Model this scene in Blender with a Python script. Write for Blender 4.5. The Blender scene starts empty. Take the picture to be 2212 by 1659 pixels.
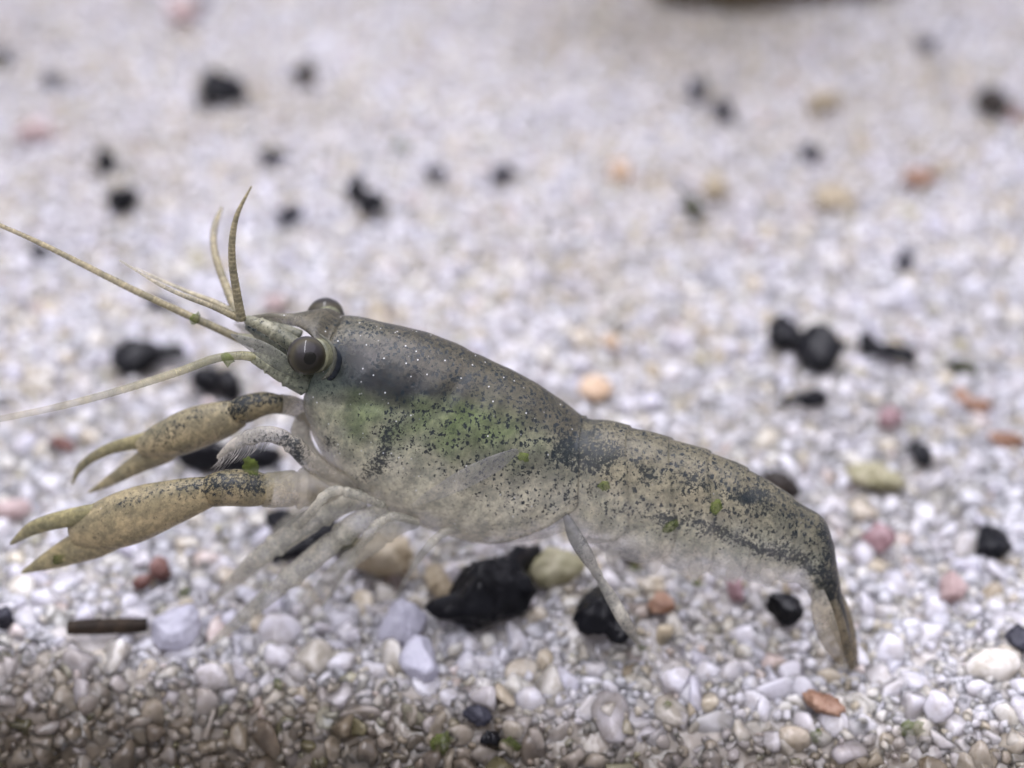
import bpy, math, random
import numpy as np
from mathutils import Matrix, Vector

random.seed(7)
rng = np.random.default_rng(7)
SC = bpy.context.scene
COL = SC.collection
U = 0.01                                    # everything below is written in centimetres; meshes are stored in metres

# ------------------------------------------------------------------ camera
PITCH, LENS, DIST, ZT = math.radians(33), 50.0, 6.25, 1.05
FW = np.array([0, math.cos(PITCH), -math.sin(PITCH)])
UP = np.array([0, math.sin(PITCH), math.cos(PITCH)])
RT = np.array([1.0, 0, 0])
CAM = np.array([0, 0, ZT]) - DIST * FW
PS = 36 / LENS / 2212                       # tangent per photo pixel (photo measured 2212 px wide)

cam_d = bpy.data.cameras.new('camera')
cam = bpy.data.objects.new('camera', cam_d)
COL.objects.link(cam)
m = Matrix.Identity(4)
for i in range(3):
    m[i][0], m[i][1], m[i][2], m[i][3] = RT[i], UP[i], -FW[i], CAM[i] * U
cam.matrix_world = m
cam_d.lens, cam_d.sensor_width = LENS, 36
cam_d.clip_start, cam_d.clip_end = 0.001, 20
cam_d.dof.use_dof = True
cam_d.dof.focus_distance = 5.62 * U
cam_d.dof.aperture_fstop = 27
cam_d.dof.aperture_blades = 0
SC.camera = cam

# ------------------------------------------------------------------ world, lamps, exposure
w = bpy.data.worlds.new('World')
SC.world = w
w.use_nodes = True
w.node_tree.nodes['Background'].inputs[0].default_value = (0.77, 0.76, 0.90, 1)
w.node_tree.nodes['Background'].inputs[1].default_value = 0.62


def area(name, loc, target, sx, sy, power, color):
    l = bpy.data.lights.new(name, 'AREA')
    l.shape, l.size, l.size_y, l.energy, l.color = 'RECTANGLE', sx * U, sy * U, power, color
    o = bpy.data.objects.new(name, l)
    COL.objects.link(o)
    o.location = Vector(loc) * U
    o.rotation_euler = (Vector(target) - Vector(loc)).to_track_quat('-Z', 'Y').to_euler()
    return o


# the tank's lamps above the animal: a broad cool hood panel and a narrow tube
area('tank_lamp', (0, -1.0, 15), (0, -0.5, 0), 34, 20, 0.45, (0.87, 0.85, 1.0))
area('tank_lamp', (-1.5, 0.0, 14), (0, 0.0, 0), 22, 0.8, 0.26, (0.95, 0.94, 1.0))

SC.view_settings.view_transform = 'Standard'
SC.view_settings.look = 'None'
SC.view_settings.exposure = 0.2
SC.view_settings.gamma = 1.0
SC.view_settings.use_curve_mapping = False
SC.cycles.use_denoising = True
SC.cycles.transparent_max_bounces = 12
SC.cycles.max_bounces = 8
SC.cycles.diffuse_bounces = 4
SC.cycles.glossy_bounces = 2
SC.cycles.use_adaptive_sampling = True
SC.cycles.adaptive_threshold = 0.03
SC.cycles.caustics_reflective = False
SC.cycles.caustics_refractive = False


# ------------------------------------------------------------------ photo pixel -> place
def ray(px, py):
    return FW + RT * (px - 1106) * PS - UP * (py - 829.5) * PS


def on_z(px, py, z=0.0):
    d = ray(px, py)
    return CAM + d * ((z - CAM[2]) / d[2])


def depth_of(p):
    return float(np.dot(np.asarray(p) - CAM, FW))


GA, GB = on_z(1840, 1445), on_z(600, 1290)  # where the animal's middle plane meets the sand
FWD = (GB - GA) / np.linalg.norm(GB - GA)   # towards the animal's head
LAT = np.array([FWD[1], -FWD[0], 0.0])
if LAT[1] > 0:
    LAT = -LAT                              # towards its near flank


def S(px, py, n=0.0):
    """point on the animal's middle plane moved n cm sideways"""
    d = ray(px, py)
    return CAM + d * (np.dot(GA + LAT * n - CAM, LAT) / np.dot(d, LAT))


def to_px(P):
    v = P - CAM
    z = v @ FW
    return np.stack([1106 + (v @ RT) / z / PS, 829.5 - (v @ UP) / z / PS], -1)


def flank_px(P):
    """side coordinates of points: their middle-plane projection in design pixels"""
    Q = P - np.outer((P - GA) @ LAT, LAT)
    return to_px(Q)


def side_px(P):
    """design pixels of points as they lie on the near side (mirrored there from the far side)"""
    n_ = (P - GA) @ LAT
    return to_px(P + np.outer(np.abs(n_) - n_, LAT))


def lin(c):
    c = np.asarray(c, float) / 255.0
    return np.where(c <= 0.04045, c / 12.92, ((c + 0.055) / 1.055) ** 2.4)


# ------------------------------------------------------------------ mesh helpers
def mesh_of(name, V, faces, attrs=None, smooth=True):
    """V (n,3) in cm; faces a (m,3) array or list of index tuples"""
    me = bpy.data.meshes.new(name)
    V = np.asarray(V, float) * U
    if isinstance(faces, np.ndarray):
        nf, k = faces.shape
        me.vertices.add(len(V))
        me.vertices.foreach_set('co', V.astype(np.float32).ravel())
        me.loops.add(nf * k)
        me.loops.foreach_set('vertex_index', faces.astype(np.int32).ravel())
        me.polygons.add(nf)
        me.polygons.foreach_set('loop_start', np.arange(0, nf * k, k, dtype=np.int32))
        me.polygons.foreach_set('loop_total', np.full(nf, k, np.int32))
    else:
        me.from_pydata(V.tolist(), [], faces)
    me.update(calc_edges=True)
    me.polygons.foreach_set('use_smooth', np.full(len(me.polygons), smooth))
    for nm, (typ, arr) in (attrs or {}).items():
        a = me.attributes.new(nm, typ, 'POINT')
        a.data.foreach_set('color' if typ == 'FLOAT_COLOR' else 'vector' if typ == 'FLOAT_VECTOR' else 'value',
                           np.asarray(arr, np.float32).ravel())
    me.validate()
    return me


def link(name, me, mat=None, parent=None):
    o = bpy.data.objects.new(name, me)
    COL.objects.link(o)
    if mat and me is not None and not me.materials:
        me.materials.append(mat)
    if parent is not None:
        o.parent = parent
    return o


def tag(o, label=None, cat=None, group=None, kind=None):
    for k, v in (('label', label), ('category', cat), ('group', group), ('kind', kind)):
        if v:
            o[k] = v
    return o


def grid_faces(nr, nc, closed=True):
    f = []
    for i in range(nr - 1):
        for j in range(nc if closed else nc - 1):
            a, b = i * nc + j, i * nc + (j + 1) % nc
            f.append((a, b, b + nc, a + nc))
    return f


def catmull(K, n):
    """resample key rows K (k,d) to n rows with a Catmull-Rom spline"""
    K = np.asarray(K, float)
    E = np.vstack([2 * K[0] - K[1], K, 2 * K[-1] - K[-2]])
    t = np.linspace(0, len(K) - 1, n)
    i = np.minimum(t.astype(int), len(K) - 2)
    f = (t - i)[:, None]
    a, b, c, d = E[i], E[i + 1], E[i + 2], E[i + 3]
    return 0.5 * (2 * b + (c - a) * f + (2 * a - 5 * b + 4 * c - d) * f ** 2 + (3 * b - a - 3 * c + d) * f ** 3)


# ------------------------------------------------------------------ node helpers
def new_mat(name):
    mt = bpy.data.materials.new(name)
    mt.use_nodes = True
    nt = mt.node_tree
    nt.nodes.clear()
    out = nt.nodes.new('ShaderNodeOutputMaterial')

    def N(t, **kw):
        n = nt.nodes.new(t)
        for k, v in kw.items():
            if isinstance(k, str) and hasattr(n, k):
                setattr(n, k, v)
        return n

    def L(a, b):
        nt.links.new(a, b)
    return mt, nt, out, N, L


def setin(n, **kw):
    for k, v in kw.items():
        n.inputs[k.replace('_', ' ')].default_value = v


def math_node(N, L, op, a, b=None, clamp=False):
    n = N('ShaderNodeMath')
    n.operation = op
    n.use_clamp = clamp
    for i, v in enumerate((a, b)):
        if v is None:
            continue
        if isinstance(v, (int, float)):
            n.inputs[i].default_value = v
        else:
            L(v, n.inputs[i])
    return n.outputs[0]


def mixcol(N, L, fac, a, b, blend='MIX'):
    n = N('ShaderNodeMix')
    n.data_type = 'RGBA'
    n.blend_type = blend
    for s, v in ((0, fac), (6, a), (7, b)):
        if isinstance(v, (int, float)):
            n.inputs[s].default_value = v
        elif isinstance(v, tuple):
            n.inputs[s].default_value = v
        else:
            L(v, n.inputs[s])
    return n.outputs[2]


def ramp(N, L, x, lo, hi):
    n = N('ShaderNodeMapRange')
    n.interpolation_type = 'SMOOTHSTEP'
    for i, v in ((0, x), (1, lo), (2, hi)):
        if isinstance(v, (int, float)):
            n.inputs[i].default_value = v
        else:
            L(v, n.inputs[i])
    return n.outputs[0]


# ------------------------------------------------------------------ materials
def sand_material(name, use_object, solid=False):
    mt, nt, out, N, L = new_mat(name)
    if use_object:
        src = N('ShaderNodeObjectInfo').outputs['Color']
    else:
        a = N('ShaderNodeAttribute')
        a.attribute_name = 'col'
        src = a.outputs['Color']
    geo = N('ShaderNodeNewGeometry')
    no = N('ShaderNodeTexNoise')
    L(geo.outputs['Position'], no.inputs['Vector'])
    setin(no, Scale=1100.0, Detail=3.0, Roughness=0.62)
    f = ramp(N, L, no.outputs['Fac'], 0.36, 0.62)
    c = mixcol(N, L, f, mixcol(N, L, 1.0, src, (0.70, 0.68, 0.63, 1), 'MULTIPLY'), src)
    p = N('ShaderNodeBsdfPrincipled')
    setin(p, Roughness=0.22, IOR=1.36)
    L(c, p.inputs['Base Color'])
    bp = N('ShaderNodeBump')
    setin(bp, Strength=0.6, Distance=0.00012)
    L(no.outputs['Fac'], bp.inputs['Height'])
    L(bp.outputs[0], p.inputs['Normal'])
    if True:                                   # milky wet quartz: light wanders inside and between grains
        p.inputs['Subsurface Weight'].default_value = 0.9
        p.inputs['Subsurface Radius'].default_value = (1.0, 0.97, 1.0)
        p.inputs['Subsurface Scale'].default_value = 0.0019
    if solid:
        L(p.outputs[0], out.inputs['Surface'])
        return mt
    # a grain is thin at its rim: there the scattering quartz lets through what lies behind it
    lw = N('ShaderNodeLayerWeight')
    lw.inputs['Blend'].default_value = 0.5
    thick = math_node(N, L, 'SUBTRACT', 1.0, lw.outputs['Facing'])
    mx = N('ShaderNodeMixShader')
    n_ = N('ShaderNodeMapRange')
    n_.interpolation_type = 'SMOOTHSTEP'
    for i_, v_ in ((1, 0.12), (2, 0.72), (3, 0.12), (4, 0.92)):
        n_.inputs[i_].default_value = v_
    L(thick, n_.inputs[0])
    tr = N('ShaderNodeBsdfTransparent')
    L(n_.outputs[0], mx.inputs[0])
    L(tr.outputs[0], mx.inputs[1])
    L(p.outputs[0], mx.inputs[2])
    L(mx.outputs[0], out.inputs['Surface'])
    return mt


M_SAND = sand_material('quartz_sand', False)
M_GRAIN = sand_material('quartz_grain', True)
M_BED = sand_material('packed_sand', False, True)


def stone_material(name, c1, c2, rough=0.45, scale=900.0, spec=0.4, transl=0.0):
    mt, nt, out, N, L = new_mat(name)
    geo = N('ShaderNodeNewGeometry')
    no = N('ShaderNodeTexNoise')
    L(geo.outputs['Position'], no.inputs['Vector'])
    setin(no, Scale=scale, Detail=6.0, Roughness=0.65)
    c = mixcol(N, L, ramp(N, L, no.outputs['Fac'], 0.35, 0.7), tuple(lin(c1)) + (1,), tuple(lin(c2)) + (1,))
    p = N('ShaderNodeBsdfPrincipled')
    p.inputs['Roughness'].default_value = rough
    p.inputs['Specular IOR Level'].default_value = spec
    L(c, p.inputs['Base Color'])
    bp = N('ShaderNodeBump')
    setin(bp, Strength=0.7, Distance=0.00012)
    L(no.outputs['Fac'], bp.inputs['Height'])
    L(bp.outputs[0], p.inputs['Normal'])
    if transl:
        t = N('ShaderNodeBsdfTranslucent')
        L(c, t.inputs['Color'])
        mx = N('ShaderNodeMixShader')
        mx.inputs[0].default_value = transl
        L(p.outputs[0], mx.inputs[1])
        L(t.outputs[0], mx.inputs[2])
        L(mx.outputs[0], out.inputs['Surface'])
    else:
        L(p.outputs[0], out.inputs['Surface'])
    return mt


MS = {
    'black': stone_material('black_basalt', (4, 4, 7), (14, 15, 19), spec=0.2, rough=0.28),
    'dark': stone_material('dark_grey_stone', (30, 30, 36), (58, 58, 66), spec=0.2),
    'brown': stone_material('dark_brown_stone', (24, 20, 17), (50, 43, 36), spec=0.2),
    'olive': stone_material('olive_stone', (46, 48, 38), (84, 84, 64), spec=0.2),
    'red': stone_material('red_brown_stone', (98, 64, 56), (146, 114, 106), transl=0.2),
    'mauve': stone_material('mauve_stone', (118, 88, 90), (164, 138, 140), transl=0.2),
    'pink': stone_material('pink_quartz', (184, 160, 156), (206, 190, 186), transl=0.35),
    'rust': stone_material('rusty_stone', (116, 82, 60), (166, 134, 112), transl=0.2),
    'peach': stone_material('peach_quartz', (204, 176, 146), (216, 198, 174), transl=0.35),
    'tan': stone_material('tan_quartz', (160, 146, 120), (190, 179, 156), transl=0.3),
    'moss': stone_material('mossy_quartz', (148, 144, 112), (186, 180, 152), transl=0.3),
    'drift': stone_material('pale_driftwood', (84, 72, 52), (112, 98, 74), rough=0.8, spec=0.2, scale=400.0),
    'wood': stone_material('waterlogged_wood', (30, 24, 18), (56, 45, 33), rough=0.7, spec=0.2),
}


def shell_material():
    """translucent shrimp shell: colour and opacity from the mesh, chromatophore spots and flecks procedural"""
    mt, nt, out, N, L = new_mat('shrimp_shell')
    col = N('ShaderNodeAttribute')
    col.attribute_name = 'col'
    msk = N('ShaderNodeAttribute')
    msk.attribute_name = 'mask'
    flk = N('ShaderNodeAttribute')
    flk.attribute_name = 'flank'
    sep = N('ShaderNodeSeparateColor')
    L(msk.outputs['Color'], sep.inputs[0])
    dens, fleck, blot = sep.outputs[0], sep.outputs[1], sep.outputs[2]
    # star-shaped spots: voronoi cells whose lookup is bent by fine noise
    wn = N('ShaderNodeTexNoise')
    L(flk.outputs['Vector'], wn.inputs['Vector'])
    setin(wn, Scale=22.0, Detail=2.0)
    vs = N('ShaderNodeVectorMath', operation='SUBTRACT')
    L(wn.outputs['Color'], vs.inputs[0])
    vs.inputs[1].default_value = (0.5, 0.5, 0.5)
    vm = N('ShaderNodeVectorMath', operation='SCALE')
    L(vs.outputs[0], vm.inputs[0])
    vm.inputs['Scale'].default_value = 0.15
    va = N('ShaderNodeVectorMath', operation='ADD')
    L(flk.outputs['Vector'], va.inputs[0])
    L(vm.outputs[0], va.inputs[1])
    v1 = N('ShaderNodeTexVoronoi')
    L(va.outputs[0], v1.inputs['Vector'])
    setin(v1, Scale=10.5, Randomness=1.0)
    sc = N('ShaderNodeSeparateColor')
    L(v1.outputs['Color'], sc.inputs[0])
    size = math_node(N, L, 'MULTIPLY_ADD', sc.outputs[0], 0.55)
    size.node.inputs[2].default_value = 0.45
    r1 = math_node(N, L, 'MULTIPLY', math_node(N, L, 'MULTIPLY', dens, size), 0.50)
    s1 = ramp(N, L, math_node(N, L, 'SUBTRACT', r1, v1.outputs['Distance']), -0.02, 0.04)
    s1 = math_node(N, L, 'MULTIPLY', s1, ramp(N, L, dens, 0.02, 0.15))
    # blotches: clumps of pigment with ragged edges
    bn = N('ShaderNodeTexNoise')
    L(flk.outputs['Vector'], bn.inputs['Vector'])
    setin(bn, Scale=13.0, Detail=6.0, Roughness=0.8)
    bsum = math_node(N, L, 'ADD', bn.outputs['Fac'], math_node(N, L, 'MULTIPLY', blot, 0.27))
    s2 = math_node(N, L, 'MULTIPLY', ramp(N, L, bsum, 0.67, 0.75), ramp(N, L, blot, 0.02, 0.2))
    spot = math_node(N, L, 'MAXIMUM', math_node(N, L, 'MULTIPLY', s1, 0.97), math_node(N, L, 'MULTIPLY', s2, 0.95), True)
    # slow tone variation
    gn = N('ShaderNodeTexNoise')
    L(flk.outputs['Vector'], gn.inputs['Vector'])
    setin(gn, Scale=8.0, Detail=8.0, Roughness=0.82)
    g = ramp(N, L, gn.outputs['Fac'], 0.34, 0.66)
    base = mixcol(N, L, g, mixcol(N, L, 1.0, col.outputs['Color'], (0.62, 0.63, 0.64, 1), 'MULTIPLY'),
                  mixcol(N, L, 1.0, col.outputs['Color'], (1.22, 1.21, 1.15, 1), 'MULTIPLY'))
    ln_ = N('ShaderNodeTexNoise')
    L(flk.outputs['Vector'], ln_.inputs['Vector'])
    setin(ln_, Scale=2.6, Detail=7.0, Roughness=0.7)
    g_ = ramp(N, L, ln_.outputs['Fac'], 0.38, 0.62)
    base = mixcol(N, L, g_, mixcol(N, L, 1.0, base, (0.74, 0.76, 0.76, 1), 'MULTIPLY'), mixcol(N, L, 1.0, base, (1.22, 1.20, 1.16, 1), 'MULTIPLY'))
    c = mixcol(N, L, spot, base, (0.005, 0.012, 0.016, 1))
    # small bright flecks
    v2 = N('ShaderNodeTexVoronoi')
    L(flk.outputs['Vector'], v2.inputs['Vector'])
    setin(v2, Scale=10.0, Randomness=1.0)
    sc2 = N('ShaderNodeSeparateColor')
    L(v2.outputs['Color'], sc2.inputs[0])
    pick = ramp(N, L, math_node(N, L, 'ADD', sc2.outputs[1], math_node(N, L, 'MULTIPLY', fleck, 0.22)), 0.97, 1.02)
    fl = math_node(N, L, 'MULTIPLY', ramp(N, L, v2.outputs['Distance'], 0.21, 0.10), pick)
    c = mixcol(N, L, math_node(N, L, 'MULTIPLY', fl, 0.7), c, (0.72, 0.72, 0.70, 1))
    p = N('ShaderNodeBsdfPrincipled')
    L(c, p.inputs['Base Color'])
    setin(p, Roughness=0.26, IOR=1.38)
    bp = N('ShaderNodeBump')
    setin(bp, Strength=0.35, Distance=0.00007)
    L(math_node(N, L, 'ADD', gn.outputs['Fac'], math_node(N, L, 'MULTIPLY', spot, -0.25)), bp.inputs['Height'])
    L(bp.outputs[0], p.inputs['Normal'])
    t = N('ShaderNodeBsdfTranslucent')
    L(c, t.inputs['Color'])
    m1 = N('ShaderNodeMixShader')
    m1.inputs[0].default_value = 0.12
    L(p.outputs[0], m1.inputs[1])
    L(t.outputs[0], m1.inputs[2])
    tr = N('ShaderNodeBsdfTransparent')
    al = math_node(N, L, 'MAXIMUM', col.outputs['Alpha'], math_node(N, L, 'MAXIMUM', math_node(N, L, 'MULTIPLY', spot, 0.9), fl), True)
    m2 = N('ShaderNodeMixShader')
    L(al, m2.inputs[0])
    L(tr.outputs[0], m2.inputs[1])
    L(m1.outputs[0], m2.inputs[2])
    L(m2.outputs[0], out.inputs['Surface'])
    return mt


M_SHELL = shell_material()


def eye_material():
    mt, nt, out, N, L = new_mat('shrimp_eye')
    a = N('ShaderNodeAttribute')
    a.attribute_name = 'col'
    p = N('ShaderNodeBsdfPrincipled')
    L(a.outputs['Color'], p.inputs['Base Color'])
    setin(p, Roughness=0.45)
    p.inputs['Coat Weight'].default_value = 0.28
    p.inputs['Coat IOR'].default_value = 1.42
    p.inputs['Specular IOR Level'].default_value = 0.1
    p.inputs['Coat Roughness'].default_value = 0.04
    L(p.outputs[0], out.inputs['Surface'])
    return mt


M_EYE = eye_material()


def plain_material(name, c, rough=0.5, transl=0.0, alpha=1.0):
    mt, nt, out, N, L = new_mat(name)
    geo = N('ShaderNodeNewGeometry')
    no = N('ShaderNodeTexNoise')
    L(geo.outputs['Position'], no.inputs['Vector'])
    setin(no, Scale=3000.0, Detail=4.0)
    cc = tuple(lin(c)) + (1,)
    cd = tuple(lin(np.array(c) * 0.72)) + (1,)
    c_ = mixcol(N, L, ramp(N, L, no.outputs['Fac'], 0.35, 0.65), cd, cc)
    p = N('ShaderNodeBsdfPrincipled')
    p.inputs['Roughness'].default_value = rough
    p.inputs['IOR'].default_value = 1.3
    L(c_, p.inputs['Base Color'])
    t = N('ShaderNodeBsdfTranslucent')
    L(c_, t.inputs['Color'])
    m1 = N('ShaderNodeMixShader')
    m1.inputs[0].default_value = transl
    L(p.outputs[0], m1.inputs[1])
    L(t.outputs[0], m1.inputs[2])
    tr = N('ShaderNodeBsdfTransparent')
    m2 = N('ShaderNodeMixShader')
    m2.inputs[0].default_value = alpha
    L(tr.outputs[0], m2.inputs[1])
    L(m1.outputs[0], m2.inputs[2])
    L(m2.outputs[0], out.inputs['Surface'])
    return mt


M_HAIR = plain_material('pale_bristle', (205, 200, 192), transl=0.4, alpha=0.85)
M_ALGA = plain_material('green_alga', (118, 132, 62), rough=0.8, transl=0.5, alpha=0.42)

# ------------------------------------------------------------------ the sand
E0, E1 = on_z(-60, 1418), on_z(2272, 1618)          # brink where the sand falls away at the tank's front glass
EDX = (E1 - E0) / np.linalg.norm(E1 - E0)
EDN = np.array([EDX[1], -EDX[0], 0.0])              # towards the camera
if EDN[1] > 0:
    EDN = -EDN


def sand_z(x, y):
    z = 0.045 * np.sin(1.3 * x + 0.7) * np.sin(0.9 * y + 0.3) + 0.03 * np.sin(2.7 * x - 1.9 * y) + 0.02 * np.sin(4.3 * x + 3.1 * y + 1)
    z = z + 0.10 * np.clip((y - 3.0) / 5.0, 0, 1) * np.sin(0.8 * x + 0.5 * y)
    return z - 0.02


def brink(x, y):
    return (x - E0[0]) * EDN[0] + (y - E0[1]) * EDN[1]


def sand_surface(x, y):
    """level bed that rounds over and slopes down towards the front glass"""
    d = np.clip(brink(x, y) + 0.14, 0, None)
    s = np.where(d < 0.75, 1.1 * d * d, 0.61875 + 1.65 * (d - 0.75))
    return sand_z(x, y) - np.minimum(s, 2.4)


def on_sand(px, py, lift=0.0):
    """where the ray of a photo pixel meets the sand (raised by lift)"""
    d = ray(px, py)
    lo, hi, t = None, None, 3.0
    while t < 40:
        p = CAM + d * t
        if p[2] < sand_surface(p[0], p[1]) + lift:
            lo, hi = t - 0.02, t
            break
        t += 0.02
    for _ in range(14):
        mid = (lo + hi) / 2
        p = CAM + d * mid
        if p[2] < sand_surface(p[0], p[1]) + lift:
            hi = mid
        else:
            lo = mid
    return CAM + d * hi


def ico(level):
    import bmesh
    bm = bmesh.new()
    bmesh.ops.create_icosphere(bm, subdivisions=level, radius=1.0)
    V = np.array([v.co[:] for v in bm.verts])
    F = np.array([[v.index for v in f.verts] for f in bm.faces])
    bm.free()
    return V / np.linalg.norm(V, axis=1)[:, None], F


ICO1, ICO2, ICO3, ICO4 = ico(1), ico(2), ico(3), ico(4)


def facet(Vd, r, k=9, p=18.0, lo=0.56, hi=1.06):
    """radius of a rounded random polyhedron in the directions Vd"""
    nrm = r.normal(size=(k, 3))
    nrm /= np.linalg.norm(nrm, axis=1)[:, None]
    nrm = np.vstack([nrm, -nrm[:3]])
    d = r.uniform(lo, hi, len(nrm))
    q = np.clip(Vd @ nrm.T, 0, None) / d
    return np.clip((q ** p).sum(1), 1e-6, None) ** (-1.0 / p)


def limit(rad):
    return np.clip(rad, 0.4, 1.35)


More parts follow.
